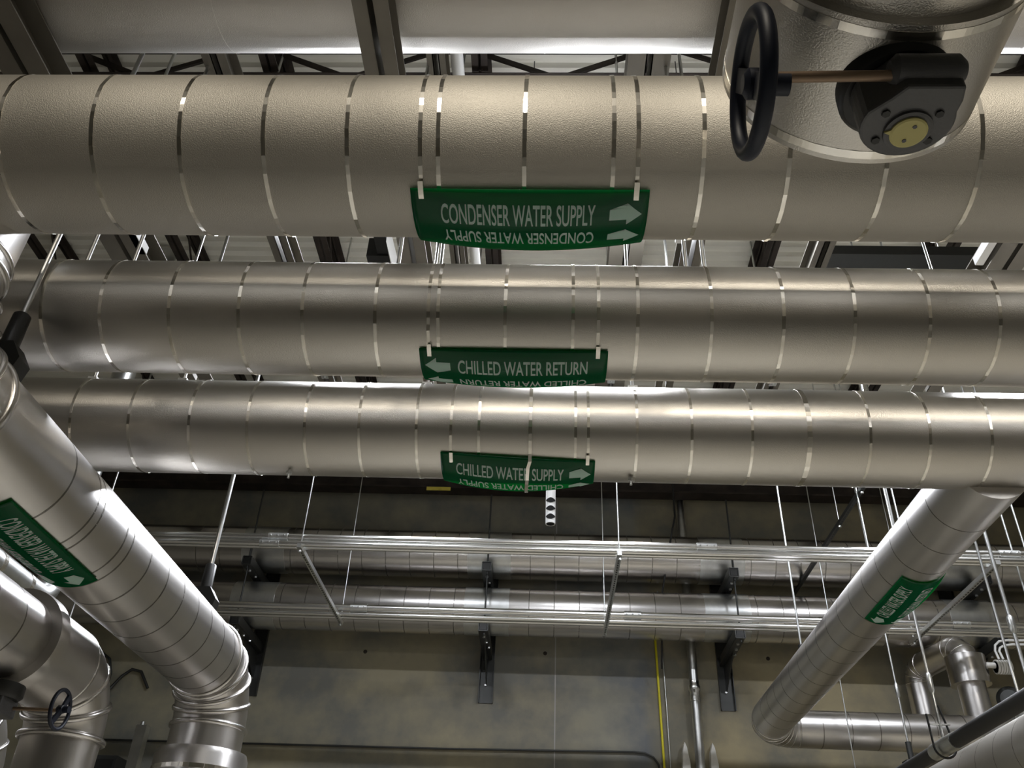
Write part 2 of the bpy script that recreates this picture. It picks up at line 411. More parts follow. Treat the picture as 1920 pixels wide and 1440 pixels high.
# valve fitting on the collar with two flexible leads
vf = thing('control_valve', 'pale ribbed actuator beside the U-shaped pipe with two looping white leads', 'valve', (5.5, 10.75, 5.0))
MB().tube([(5.32, 10.80, 5.03), (5.48, 10.78, 5.02)], 0.035, 16).build('stem', 'cream', vf)
mb = MB()
for k in range(6): mb.tube([(5.46+k*0.03, 10.77, 5.0), (5.478+k*0.03, 10.77, 5.0)], 0.085, 20)
mb.tube([(5.46, 10.77, 5.0), (5.63, 10.77, 5.0)], 0.07, 16).build('actuator', 'cream', vf)
for k, dz in enumerate((0.0, 0.05)):
    c = V(5.50+k*0.05, 10.72, 5.08)
    MB().tube([c, c+V(-0.02, 0, 0.10), c+V(0.0, 0, 0.17-dz*0.6), c+V(0.06, 0, 0.22-dz), c+V(0.16, 0, 0.235-dz), c+V(0.5, 0, 0.24-dz), c+V(1.2, 0, 0.2-dz)], 0.014, 10).build('flexible_lead', 'white', vf)
MB().lathe((5.62, 10.95, 4.66), (-0.5, -0.85, 0.0), [(0, 0.15), (0.06, 0.15), (0.09, 0.11), (0.10, 0.10)], 40).build('flange', 'dark', vf)

# large pipe at lower right corner and the black insulated pipe above it
FX, FZ = 3.96, 3.27
fp = thing('insulated_branch_pipe', 'silver pipe cut off by the lower right corner, under the black pipe', 'pipe', (FX, 7.0, FZ))
MB().tube(line((FX, 3.0, FZ), (FX, 12.15, FZ), 20), 0.30, 96).build('jacket', 'stucco', fp)
for yb in (5.9, 6.25, 6.6, 6.95, 7.3, 7.65, 8.0, 8.35): MB().band((FX, yb, FZ), (0, 1, 0), 0.30, 0.006, 44, 0.0006, 0.001).build('band', 'seam', fp)
bp = thing('insulated_small_pipe', 'thin black insulated pipe slanting across the lower right corner', 'pipe', (3.2, 7.3, 3.3))
MB().tube([(3.2, 4.5, 3.305), (3.2, 7.22, 3.3)], 0.058, 24).build('insulation', 'insul', bp)
MB().tube([(3.2, 7.62, 3.3), (3.2, 11.8, 3.3)], 0.056, 24).build('insulation', 'insul', bp)
MB().tube([(3.2, 7.20, 3.3), (3.2, 7.64, 3.3)], 0.064, 24).build('saddle', 'galv', bp)

# wall pipes
def wall_pipe(label, Z, r):
    root = thing('insulated_wall_pipe', label, 'pipe', (0, 11.55, Z), 'pipes on the far wall brackets')
    MB().tube(line((-9.5, 11.55, Z), (9.5, 11.55, Z), 30), r, 96).build('jacket', 'jacket', root)
    x = -4.9
    while x < 6.4:
        MB().band((x, 11.55, Z), (1, 0, 0), r, 0.010, 44, 0.0006, 0.001).build('band', 'seam', root); x += 0.335
    for xs in (-3.95, -0.78, 2.42, 5.6):
        MB().lathe((xs-0.3, 11.55, Z), (1, 0, 0), [(0, r+0.004), (0.6, r+0.004)], 64).build('saddle', 'galv', root)
    return root
wall_pipe('upper of the two silver pipes along the far wall', 6.62, 0.325)
wall_pipe('lower of the two silver pipes along the far wall', 5.80, 0.315)

# ------------------------------------------------------------------ green pipe signs
def text_mesh(s, height, width):
    """flat letters as (verts, faces) scaled into width x height, centred on 0"""
    cu = bpy.data.curves.new('t', 'FONT'); cu.body = s; cu.size = 1.0; cu.offset = 0.012; cu.resolution_u = 4
    o = bpy.data.objects.new('t', cu); COL.objects.link(o)
    dg = bpy.context.evaluated_depsgraph_get()
    me = bpy.data.meshes.new_from_object(o.evaluated_get(dg))
    bpy.data.objects.remove(o); bpy.data.curves.remove(cu)
    bm = bmesh.new(); bm.from_mesh(me); bpy.data.meshes.remove(me)
    xs = [v.co.x for v in bm.verts]; ys = [v.co.y for v in bm.verts]
    x0, x1, y0, y1 = min(xs), max(xs), min(ys), max(ys)
    for v in bm.verts:
        v.co.x = ((v.co.x-x0)/(x1-x0)-0.5)*width; v.co.y = ((v.co.y-y0)/(y1-y0)-0.5)*height; v.co.z = 0
    return bm
def cut(bm, axis, vals):
    for q in vals:
        n = V(1, 0, 0) if axis == 0 else V(0, 1, 0)
        bmesh.ops.bisect_plane(bm, geom=bm.verts[:]+bm.edges[:]+bm.faces[:], plane_co=n*q, plane_no=n, dist=1e-6)
def pipe_sign(label, text, c, read, side, r, half, th0, th1, arrow_end, bulge, rows, tw, th=0.075, skew=0.0):
    """c: point on pipe axis; read: reading direction; side: horizontal vector to the viewer;
       th0..th1 degrees round from the bottom towards the viewer; rows: angles of the two lines"""
    c = Vector(c); read = Vector(read); side = Vector(side)
    root = thing('pipe_sign', label, 'sign', tuple(c + V(0, 0, -r-0.01)))
    def off(u, t):
        k = (t-th0)/(th1-th0)                      # 0 at the viewer edge, 1 at the far edge
        w = max(0.0, 1-(u/half)**2)
        return 0.010 + bulge*w*(0.15+0.85*max(0, min(1, k*1.15))) + 0.008*w*math.sin(k*6)
    def pos(u, t, eps=0.0):
        a = math.radians(t + skew*u/half)
        q = r + off(u, t) + eps
        return c + read*u + V(0, 0, -q*math.cos(a)) + side*(q*math.sin(a))
    bm = bmesh.new(); NU, NV = 40, 24
    g = [[bm.verts.new(pos(-half+2*half*i/NU, th0+(th1-th0)*j/NV)) for j in range(NV+1)] for i in range(NU+1)]
    for i in range(NU):
        for j in range(NV):
            f = bm.faces.new((g[i][j], g[i+1][j], g[i+1][j+1], g[i][j+1])); f.smooth = True
    mb = MB(); mb.bm.free(); mb.bm = bm
    o = mb.build('sheet', 'sign', root)
    sm = o.modifiers.new('thickness', 'SOLIDIFY'); sm.thickness = 0.002; sm.offset = -1
    def wrap(bm, flip, uc, tc, name, m='letter'):
        for v in bm.verts:
            x, y = v.co.x, v.co.y
            if flip: x, y = -x, -y
            t = tc + math.degrees(y/(r+0.01))
            v.co = pos(uc+x, t, 0.0035)
        for f in bm.faces: f.smooth = False
        mb = MB(); mb.bm.free(); mb.bm = bm
        return mb.build(name, m, root, normals=False)
    uo = -0.045*arrow_end
    for k, t in enumerate(rows):
        bm = text_mesh(text, th, tw)
        cut(bm, 1, [-0.03, -0.02, -0.01, 0, 0.01, 0.02, 0.03])
        cut(bm, 0, [tw*(i/14-0.5) for i in range(1, 14)])
        wrap(bm, k == 1, uo, t, 'lettering')
        bm = bmesh.new()
        L = 0.125; d = arrow_end
        pts = [(-L/2, -0.024), (0.005, -0.024), (0.005, -0.05), (L/2, 0), (0.005, 0.05), (0.005, 0.024), (-L/2, 0.024)]
        vs = [bm.verts.new((p*d, q, 0)) for p, q in (pts if d > 0 else pts[::-1])]
        bm.faces.new(vs); bmesh.ops.triangulate(bm, faces=bm.faces[:])
        cut(bm, 1, [-0.04, -0.03, -0.02, -0.01, 0, 0.01, 0.02, 0.03, 0.04])
        wrap(bm, False, (half-0.085)*d, t, 'arrow')
    return root, pos
s1, _ = pipe_sign('green CONDENSER WATER SUPPLY sign under the widest front pipe, arrow to the right', 'CONDENSER WATER SUPPLY',
          (-0.085, P1['Y'], P1['Z']), (1, 0, 0), (0, -1, 0), P1['r'], 0.458, 21.5, -48, 1, 0.042, (4.0, -18.0), 0.60, 0.092)
s2, _ = pipe_sign('green CHILLED WATER RETURN sign under the middle pipe, arrow to the left', 'CHILLED WATER RETURN',
          (-0.172, P2['Y'], P2['Z']), (1, 0, 0), (0, -1, 0), P2['r'], 0.455, 25, -44, -1, 0.040, (6.5, -20), 0.63, 0.085)
s3, pos3 = pipe_sign('green CHILLED WATER SUPPLY sign sagging under the farthest signed pipe', 'CHILLED WATER SUPPLY',
          (-0.172, P3['Y'], P3['Z']), (1, 0, 0), (0, -1, 0), P3['r'], 0.450, 31, -40, 1, 0.064, (12, -13), 0.63, 0.085, skew=-4)
pipe_sign('slanted green sign wrapped on the left branch pipe', 'CONDENSER WATER SUPPLY',
          (LX, 3.88, LZ), (0, 1, 0), (1, 0, 0), LR, 0.458, 33, -45, 1, 0.012, (15, -16), 0.60, 0.10)
pipe_sign('green sign wrapped on the right slanting pipe', 'CHILLED WATER SUPPLY',
          (BX, 6.28, BZ), (0, -1, 0), (-1, 0, 0), BR, 0.42, 37, -50, -1, 0.03, (18, -18), 0.55, 0.085)
# loose steel strap over the third sign
bm = bmesh.new()
ring = []
for j in range(49):
    t = 200 - 7.5*j; tt = max(-40, min(31, t))
    u = 0.06 + (0.012 if t > 20 else -0.006*(20-max(t, -20))/20)
    ring.append((pos3(u-0.009, tt) if -40 <= t <= 31 else None, t, u))
mb = MB(); mb.bm = bm
prev = None
for p, t, u in ring:
    a = math.radians(t); q = P3['r'] + 0.016 + (0.03 if -55 < t < 35 else 0)
    if p is not None: q = math.hypot(p.y-P3['Y'], p.z-P3['Z']) + 0.008
    cc = V(-0.172+u, P3['Y'], P3['Z']) + V(0, -q*math.sin(a), -q*math.cos(a))
    cur = [bm.verts.new(cc+V(d, 0, 0)) for d in (-0.010, 0.010)]
    if prev: bm.faces.new((prev[0], prev[1], cur[1], cur[0]))
    prev = cur
o = mb.build('strap', 'band', s3)
sm = o.modifiers.new('thickness', 'SOLIDIFY'); sm.thickness = 0.0015
# small bent ends of the straps holding the signs
for root, P, xs in ((s1, P1, (-0.502, 0.323)), (s2, P2, (-0.578, 0.235)), (s3, P3, (-0.560, 0.234))):
    for x in xs:
        mb = MB()
        for t in (16, 19, 22, 25):
            a = math.radians(t + (3 if P is P2 else 8 if P is P3 else 0)); q = P['r'] + 0.016
            mb.box((x, P['Y']-q*math.sin(a), P['Z']-q*math.cos(a)), (0.020, 0.018, 0.003), Matrix.Rotation(-a, 3, 'X'))
        mb.build('strap_clip', 'band', root)

# ------------------------------------------------------------------ support steel
def strut_beam(label, x, w, z, y0, y1, h=0.19, gap=0.03, hang=(0.6, 5.0), group='support beams over the header pipes', plate=None):
    root = thing('support_beam', label, 'beam', (x, (y0+y1)/2, z), group)
    bw = (w-gap)/2
    for s in (-1, 1):
        mb = MB(); cx = x + s*(gap/2+bw/2); e = 0.008
        mb.box((cx, (y0+y1)/2, z+e/2), (bw, y1-y0, e)).box((cx, (y0+y1)/2, z+h-e/2), (bw, y1-y0, e))
        mb.box((cx-s*(bw/2-e/2), (y0+y1)/2, z+h/2), (e, y1-y0, h))
        mb.build('channel', 'beam', root)
    for yy in hang:
        MB().tube([(x, yy, z-0.03), (x, yy, ZC+0.02)], 0.010, 10).build('hanger_rod', 'galv', root)
        MB().box((x, yy, z-0.008), (0.07, 0.07, 0.012)).build('washer_plate', 'galv', root)
    if plate:
        MB().box((plate[0], plate[1], z+0.03), (0.05, plate[2], 0.06)).build('splice_plate', 'cream', root)
        MB().box((plate[0]+0.09, plate[1]-0.12, z+0.05), (0.11, plate[2]*0.7, 0.02)).build('splice_plate', 'beam', root)
    return root
strut_beam('wide grey double-channel beam crossing the top left corner', -2.77, 0.25, 5.45, -0.5, 5.6, plate=(-2.665, 3.98, 0.34))
strut_beam('dark grey double-channel beam crossing the top pipe left of centre', -0.885, 0.175, 5.45, -0.5, 5.6, plate=(-0.765, 3.86, 0.20))
strut_beam('grey beam just left of the large handwheel', 0.89, 0.135, 5.45, -0.5, 5.6, plate=(0.80, 3.92, 0.16))
strut_beam('grey beam at the right edge above the middle pipe', 2.87, 0.22, 5.45, -0.5, 5.6, plate=(2.70, 4.02, 0.30))
for lab, x, w in (('upper grey beam second from the left in the gap above the middle pipe', -2.21, 0.16),
                  ('upper grey beam beside the white pipe', -0.76, 0.12), ('broad upper beam right of the condenser sign', 0.61, 0.27),
                  ('upper grey beam at right beside the dark cable tray', 2.17, 0.14)):
    strut_beam(lab, x, w, 6.5, -0.5, 7.5, hang=(1.2, 7.0))

# hangers on the three header pipes
def header_hanger(label, x, P, zt):
    root = thing('pipe_hanger', label, 'hanger', (x, P['Y'], P['Z']+P['r']), 'hangers holding the header pipes')
    MB().tube([(x, P['Y'], P['Z']+P['r']+0.05), (x, P['Y'], zt)], 0.011, 10).build('rod', 'galv', root)
    MB().box((x, P['Y'], P['Z']+P['r']+0.03), (0.06, 0.05, 0.06)).build('clevis', 'galv', root)
    return root
for lab, x, P in (('thin steel rod at far left in the gap above the middle pipe', -2.94, P3), ('thin steel rod left of the small dark joist above the middle pipe', -2.35, P3),
                  ('bright rod left of the white pipe, above the middle pipe', -0.77, P3), ('bright rod in front of the broad upper beam', 0.53, P3),
                  ('leaning rod under the top pipe at left', -2.53, P2), ('second leaning rod under the top pipe at left', -2.27, P2),
                  ('pale rod under the top pipe, left of the white pipe', -0.818, P2), ('pale rod under the top pipe near the large handwheel', 0.72, P2),
                  ('thin pale rod under the top pipe, nearest the large handwheel', 0.815, P2)):
    header_hanger(lab, x, P, ZC+0.02)
for lab, x in (('small bolt under the farthest signed pipe, left', -1.54), ('small bolt under the farthest signed pipe, right of its sign', 0.493)):
    root = thing('clevis_bolt', lab, 'bolt', (x, P3['Y'], P3['Z']-P3['r']), 'bolts under the farthest signed pipe')
    MB().tube([(x, P3['Y'], P3['Z']-P3['r']+0.01), (x, P3['Y'], P3['Z']-P3['r']-0.055)], 0.008, 8).build('shank', 'galv', root)
    MB().tube([(x, P3['Y'], P3['Z']-P3['r']-0.012), (x, P3['Y'], P3['Z']-P3['r']-0.028)], 0.018, 6, True, False).build('nut', 'galv', root)

# roof joists
def bar_joist(label, x, group='roof joists'):
    root = thing('bar_joist', label, 'joist', (x, 3, 7.95), group)
    mb = MB()
    for s in (-1, 1): mb.box((x+s*0.04, 1.35, 7.95), (0.055, 20.4, 0.008)).box((x+s*0.014, 1.35, 7.98), (0.006, 20.4, 0.06))
    mb.build('bottom_chord', 'joist', root)
    mb = MB()
    for s in (-1, 1): mb.box((x+s*0.04, 1.35, 8.335), (0.06, 20.4, 0.008)).box((x+s*0.014, 1.35, 8.305), (0.006, 20.4, 0.06))
    mb.build('top_chord', 'joist', root)
    pts = []; y = -8.5; k = 0
    while y < 11.5: pts.append((x, y, 7.97 if k % 2 else 8.32)); y += 0.45; k += 1
    MB().tube(pts, 0.012, 8).build('web', 'joist', root)
    return root
for lab, x in (('dark roof joist at the far left behind the white riser', -5.52), ('dark roof joist left, above the middle pipe', -3.98),
               ('dark rusty roof joist over the left half of the picture', -2.41), ('dark roof joist behind the white pipe', -0.62),
               ('dark roof joist behind the broad upper beam', 0.83), ('dark roof joist right of centre beside the grey beam', 2.28), ('dark roof joist near the right edge', 4.08)):
    bar_joist(lab, x)
g = thing('joist_girder', 'dark lattice girder under the roof, seen just above the front pipe', 'girder', (0, 4.5, 7.9))
mb = MB()
for s in (-1, 1): mb.box((0, 4.56+s*0.03, 7.87), (19.8, 0.045, 0.008)).box((0, 4.56+s*0.012, 7.89), (19.8, 0.006, 0.04))
mb.build('bottom_chord', 'joist', g)
MB().box((0, 4.56, 8.31), (19.8, 0.12, 0.06)).build('top_chord', 'joist', g)
x = -3.50
for k in range(-3, 8):
    xc = -3.50 + 1.77*k
    if abs(xc) < 9.2:
        for s in (-1, 1): MB().bar((xc+s*0.03, 4.56, 7.88), (xc+s*0.84, 4.56, 8.30), 0.02, 0.05).build('web', 'joist', g)
gb = thing('edge_girder', 'dark girder high along the far wall, under the farthest signed pipe', 'girder', (0, 11.75, 7.8))
MB().box((0, 11.75, 7.74), (19.8, 0.24, 0.025)).build('bottom_flange', 'joist', gb)
MB().box((0, 11.75, 8.03), (19.8, 0.02, 0.56)).build('web', 'joist', gb)
MB().box((0, 11.75, 8.31), (19.8, 0.24, 0.025)).build('top_flange', 'joist', gb)
tg = MB().box((-1.62, 11.62, 7.70), (0.36, 0.012, 0.055)).box((-1.70, 11.61, 7.70), (0.05, 0.01, 0.03)).box((-1.60, 11.61, 7.70), (0.05, 0.01, 0.03)).build('warning_tag', 'tag', None, (-1.62, 11.62, 7.70))
tag(tg, 'small yellow tag on the dark girder left of the sagging sign', 'tag')

# white pipe under the roof, vent with slots
wp = MB().tube([(-0.655, -1.0, 6.66), (-0.625, 9.5, 6.66)], 0.042, 24).build('white_pipe', 'white', None, (-0.64, 4, 6.66))
tag(wp, 'plain white pipe under the roof beside a grey beam', 'pipe')
vp = thing('vent_pipe', 'short white vent pipe with dark slots hanging under the sagging sign', 'pipe', (0.04, 7.5, 5.18))
MB().lathe((0.04, 7.5, 5.19), (0, 0, 1), [(0, 0.040), (0, 0.046), (3.17, 0.046), (3.17, 0.040)], 28, True, True).build('tube', 'white', vp)
for z in (5.25, 5.335, 5.42):
    mb = MB()
    mb.prism([(0.04-0.043+0.086*i/12, 7.5-0.047-0.0015-0.0*i, z + s*0.027*math.sin(PI*i/12)) for s, rng in ((1, range(13)), (-1, range(11, 0, -1))) for i in rng], (0, 0.05, 0)).build('slot', 'void', vp)
MB().lathe((0.04, 7.5, 5.192), (0, 0, 1), [(0, 0.041), (0.004, 0.041)], 24).build('opening', 'void', vp)

# bare strip light over the middle pipe
sl = thing('strip_light', 'glaring strip light above the middle pipe, hidden behind the condenser sign pipe', 'light', (0.45, 4.75, 6.3))
MB().tube([(-0.15, 4.75, 6.3), (1.05, 4.75, 6.3)], 0.022, 16).build('tube', 'glow', sl)
for x in (-0.17, 1.07):
    MB().box((x, 4.75, 6.3), (0.04, 0.07, 0.09)).build('end_cap', 'white', sl)
    MB().tube([(x, 4.75, 6.34), (x, 4.75, ZC+0.02)], 0.005, 6).build('wire', 'black', sl)
# black box and cable tray under the roof
jb = thing('junction_box', 'black stepped box hanging under the roof left of the white pipe', 'box', (-1.41, 5.3, 6.5))
MB().box((-1.42, 5.40, 6.60), (0.19, 0.26, 0.20)).build('body', 'black', jb)
MB().box((-1.375, 5.08, 6.60), (0.10, 0.40, 0.16)).build('neck', 'black', jb)
MB().prism([(-1.325, 5.10, 6.5), (-1.31, 5.55, 6.5), (-1.325, 5.55, 6.5)], (0, 0, 0.2)).build('lit_side', 'cream', jb)  # pale sliver stands in for light falling on the box's right side
MB().tube([(-1.40, 5.3, 6.6), (-1.40, 5.3, ZC+0.02)], 0.015, 10).build('stem', 'black', jb)
ct = thing('cable_tray', 'long dark tray under the roof at right, above the middle pipe', 'cable tray', (3.15, 5.75, 7.0))
MB().box((3.15, 5.70, 7.02), (1.45, 0.02, 0.10)).box((3.15, 5.95, 7.02), (1.45, 0.02, 0.10)).box((3.15, 5.82, 6.98), (1.45, 0.25, 0.012)).build('trough', 'dark', ct)
for x in (2.78, 3.05, 3.55):
    MB().tube([(x, 5.98, 6.93), (x, 5.98, ZC+0.02)], 0.010, 8).build('rod', 'galv', ct)
    MB().tube([(x, 5.98, 6.95), (x, 5.98, 6.965)], 0.035, 6, True, False).build('nut', 'galv', ct)

# ------------------------------------------------------------------ left hangers
def sleeve_hanger(label, x, y, z0, zt, r=0.013):
    root = thing('pipe_hanger', label, 'hanger', (x, y, z0))
    MB().tube([(x, y, z0+0.1), (x, y, zt)], r, 12).build('rod', 'galv', root)
    MB().lathe((x, y, z0+0.10), (0, 0, 1), [(0, 0.040), (0.0, 0.043), (0.20, 0.040), (0.21, 0.03)], 20).build('sleeve', 'black', root)
    MB().prism([(x-0.09, y-0.05, z0-0.06), (x+0.09, y-0.05, z0-0.06), (x+0.11, y-0.05, z0+0.03), (x+0.05, y-0.05, z0+0.12), (x-0.05, y-0.05, z0+0.12), (x-0.11, y-0.05, z0+0.03)], (0, 0.10, 0)).build('clevis', 'black', root)
    return root
sleeve_hanger('steel rod with a black sleeve at the upper left, crossing the middle pipe', LX+0.02, 3.165, 3.83, ZC+0.02)
sleeve_hanger('bright rod with a black sleeve above the left elbow', LX, 6.14, 3.83, ZC+0.02, 0.016)

# ------------------------------------------------------------------ conduit racks
ZK = 5.25
def conduit(label, y, z, r, x0=-5.2, x1=8.5, couplings=()):
    root = thing('conduit', label, 'conduit', (0, y, z), 'conduits on the rack')
    MB().tube(line((x0, y, z), (x1, y, z), 12), r, 20).build('tube', 'conduit', root)
    for c in couplings:
        mb = MB(); mb.tube([(c-0.10, y, z), (c+0.10, y, z)], r*1.25, 16)
        for d in (-0.07, 0, 0.07): mb.tube([(c+d, y-r*1.2, z), (c+d, y-r*1.8, z)], 0.008, 8)
        mb.build('coupling', 'galv', root)
conduit('topmost conduit of the nearer rack', 8.22, ZK+0.07, 0.033, couplings=(-2.75, 1.62, 4.6))
conduit('lower conduit of the nearer rack', 8.20, ZK-0.01, 0.031, couplings=(-2.82,))
conduit('third conduit of the nearer rack', 8.30, ZK+0.0, 0.026)
conduit('upper conduit of the farther rack', 10.20, ZK+0.06, 0.040, couplings=(-2.25, 1.05, 4.9))
conduit('lower conduit of the farther rack', 10.22, ZK-0.015, 0.026)
conduit('third conduit of the farther rack', 10.31, ZK-0.02, 0.026)
def trapeze(label, x, y0, y1, z, m, rods, zt=ZC+0.02):
    root = thing('strut_trapeze', label, 'support', (x, (y0+y1)/2, z), 'strut trapezes')
    MB().box((x, (y0+y1)/2, z), (0.045, y1-y0, 0.045)).build('strut', m, root)
    mb = MB(); k = y0+0.08
    while k < y1-0.05: mb.box((x, k, z-0.0235), (0.014, 0.03, 0.002)); k += 0.06
    mb.build('slot_row', 'black', root)
    for y in rods:
        MB().tube([(x, y, z-0.05), (x, y, zt)], 0.007, 8).build('rod', 'galv', root)
        MB().tube([(x, y, z-0.03), (x, y, z-0.05)], 0.018, 6, True, False).build('nut', 'galv', root)
zs = ZK-0.06
trapeze('thin dark strut tying the two conduit racks at left', -2.49, 8.12, 10.42, zs, 'galv', (8.18, 10.36))
trapeze('slotted strut tying the two conduit racks near the centre', 0.735, 8.12, 10.55, zs, 'galv', (8.18, 10.45))
trapeze('pale strut tying the two conduit racks at right', 4.42, 8.12, 10.55, zs, 'galv', (8.2, 10.45))
trapeze('black slotted strut high at right above the conduits', 3.5, 8.6, 11.9, 6.3, 'dark', (8.75, 9.62))

# ------------------------------------------------------------------ right hand rods
def rod_hanger(label, x, y, z0, turn=None, foot='clevis', zt=ZC+0.02, r=0.012, group='rods at the right'):
    root = thing('pipe_hanger', label, 'hanger', (x, y, z0), group)
    MB().tube([(x, y, z0), (x, y, zt)], r, 10).build('rod', 'galv', root)
    if turn: MB().lathe((x, y, turn-0.08), (0, 0, 1), [(0, r*1.2), (0.02, r*1.9), (0.14, r*1.9), (0.16, r*1.2)], 12).build('turnbuckle', 'galv', root)
    if foot == 'clevis':
        MB().lathe((x, y, z0-0.04), (0, 0, 1), [(0, 0.034), (0.14, 0.030)], 14).build('clevis', 'black', root)
    elif foot == 'block':
        MB().box((x, y, z0-0.03), (0.16, 0.14, 0.12)).build('bracket', 'dark', root)
        MB().tube([(x, y, z0+0.03), (x, y, z0+0.22)], 0.03, 12).build('sleeve', 'dark', root)
    elif foot == 'ball':
        MB().lathe((x, y, z0-0.09), (0, 0, 1), [(0, 0.02), (0.02, 0.07), (0.07, 0.075), (0.11, 0.03)], 16).build('clevis', 'galv', root)
    return root
rod_hanger('white rod ending in a black clevis on the right slanting pipe', BX, 8.95, BZ+BR+0.02, foot='clevis')
rod_hanger('white rod with a turnbuckle, ending in a dark block behind the black pipe', 3.9, 9.95, FZ+0.42, 4.45, 'block')
r_ = rod_hanger('white rod with a turnbuckle, ending in a wire loop on the black pipe', 3.2, 7.44, 3.37, 3.80, None)
mb = MB()
mb.tube([(3.2-0.09, 7.44, 3.55)] + [(3.2+0.085*math.sin(a), 7.44, 3.30-0.085*math.cos(a)) for a in [(-1.6+3.2*i/12) for i in range(13)]] + [(3.2+0.02, 7.44, 3.62)], 0.009, 8)
mb.build('wire_loop', 'black', r_)
MB().box((3.2, 7.44, 3.47), (0.16, 0.02, 0.012)).build('cross_pin', 'galv', r_)
rod_hanger('long white rod ending on the corner pipe at the right edge', FX, 7.56, FZ+0.36, None, 'ball')
rod_hanger('thick white rod with a coupling close to the right edge', 4.2, 7.80, 3.62, 4.45, None, r=0.017)
for lab, x, y, z0 in (('white rod behind the slanting pipe, left of the pair', 3.46, 8.8, ZK+0.06), ('left rod of the close pair above the slanting pipe', 3.765, 8.8, ZK+0.3),
                  ('right rod of the close pair above the slanting pipe', 3.83, 8.75, ZK+0.1), ('thin dim rod at the right edge below the farthest signed pipe', 4.69, 8.3, 4.6),
                  ('rod nearest the right edge below the farthest signed pipe', 4.825, 8.3, 5.0)):
    rod_hanger(lab, x, y, z0, None, None, r=0.010)
rod_hanger('thin pale rod in front of the turned pipe at lower right', 3.46, 10.45, 3.3, None, None, r=0.007)

# ------------------------------------------------------------------ wall brackets
def wall_bracket(label, x):
    root = thing('wall_bracket', label, 'bracket', (x, YF, 4.75), 'wall brackets')
    mb = MB(); w = 0.19
    mb.box((x, YF-0.006, 5.95), (w, 0.012, 2.4)).box((x-w/2, YF-0.03, 5.95), (0.010, 0.06, 2.4)).box((x+w/2, YF-0.03, 5.95), (0.010, 0.06, 2.4))
    mb.build('wall_channel', 'dark', root)
    for za, yo in ((5.40, 10.98), (6.21, 10.95)):
        mb = MB(); e = 0.012; a = 0.115
        mb.box((x-a/2, (yo+YF)/2, za), (e, YF-yo, a)).box((x+a/2, (yo+YF)/2, za), (e, YF-yo, a))
        mb.box((x, (yo+YF)/2, za+a/2), (a, YF-yo, e)).box((x, (yo+YF)/2, za-a/2), (a, YF-yo, e))
        ar = mb.build('arm', 'dark', root)
        MB().box((x, yo+0.01, za), (a*0.8, 0.01, a*0.8)).build('open_end', 'black', ar)
        MB().prism([(x-0.006, YF-0.01, za-0.06), (x-0.006, YF-0.01, za-0.42), (x-0.006, YF-0.75, za-0.06)], (0.012, 0, 0)).build('gusset', 'dark', ar)
        MB().tube([(x+0.01, yo+0.04, za-0.10), (x+0.01, yo+0.04, za+1.08)], 0.012, 8).build('rod', 'dark', root)
        for k in range(3): MB().tube([(x+0.02*k, yo+0.2+0.22*k, za-0.055), (x+0.02*k, yo+0.2+0.22*k, za-0.085)], 0.020, 6, True, False).build('bolt', 'galv', ar)
    MB().tube([(x-0.01, YF-0.012, 4.99), (x-0.01, YF-0.035, 4.99)], 0.016, 6, True, False).build('bolt', 'galv', root)
for lab, x in (('wall bracket behind the left elbow', -4.03), ('wall bracket at the centre of the far wall', -0.785), ('wall bracket right of the yellow cable', 2.485), ('wall bracket behind the right hand rods', 5.75)):
    wall_bracket(lab, x)

# things on the far wall
yc = MB().tube([(1.555, YF-0.02, 6.0), (1.560, YF-0.02, 5.6), (1.572, YF-0.02, 4.8), (1.585, YF-0.02, 3.9), (1.59, YF-0.02, 0.3)], 0.016, 10).build('cable', 'cable', None, (1.57, YF, 0.3))
tag(yc, 'yellow cable hanging straight down the far wall', 'cable')
gc = MB().tube([(1.63, YF-0.02, 6.4), (1.66, YF-0.02, 4.8), (1.68, YF-0.02, 0.3)], 0.010, 8).build('cable', 'galv', None, (1.66, YF, 0.3))
tag(gc, 'thin grey cable beside the yellow cable on the far wall', 'cable')
bk = MB().tube([(1.80, 11.16, 8.3), (1.80, 11.16, 7.1), (1.75, 11.16, 6.9), (1.60, 11.5, 6.1), (1.59, 11.9, 5.2)], 0.013, 8).build('cable', 'black', None, (1.7, 11.2, 7.0))
tag(bk, 'black cable draped over the upper wall pipe', 'cable')
dp = thing('drain_pipe', 'shiny vertical pipe with a grooved coupling on the far wall', 'pipe', (2.035, YF-0.12, 0.0))
MB().tube([(2.035, YF-0.12, 0.05), (2.035, YF-0.12, 8.3)], 0.062, 28).build('tube', 'galv', dp)
MB().lathe((2.035, YF-0.12, 4.83), (0, 0, 1), [(0, 0.063), (0.0, 0.074), (0.05, 0.074), (0.05, 0.068), (0.12, 0.068), (0.14, 0.080), (0.20, 0.082), (0.22, 0.070), (0.27, 0.070), (0.27, 0.063)], 28).build('coupling', 'conduit', dp)
for lab, x in (('pale pointed bracket left of the shiny wall pipe', 1.855), ('pale pointed bracket right of the shiny wall pipe', 2.215)):
    o = MB().prism([(x-0.05, YF-0.14, 3.2), (x+0.05, YF-0.14, 3.2), (x+0.05, YF-0.14, 4.05), (x+0.02, YF-0.14, 4.25), (x-0.005, YF-0.14, 4.31), (x-0.035, YF-0.14, 4.2), (x-0.05, YF-0.14, 4.0)], (0, 0.136, 0)).build('pointed_bracket', 'cream', None, (x, YF, 3.2))
    tag(o, lab, 'bracket', 'pointed brackets')
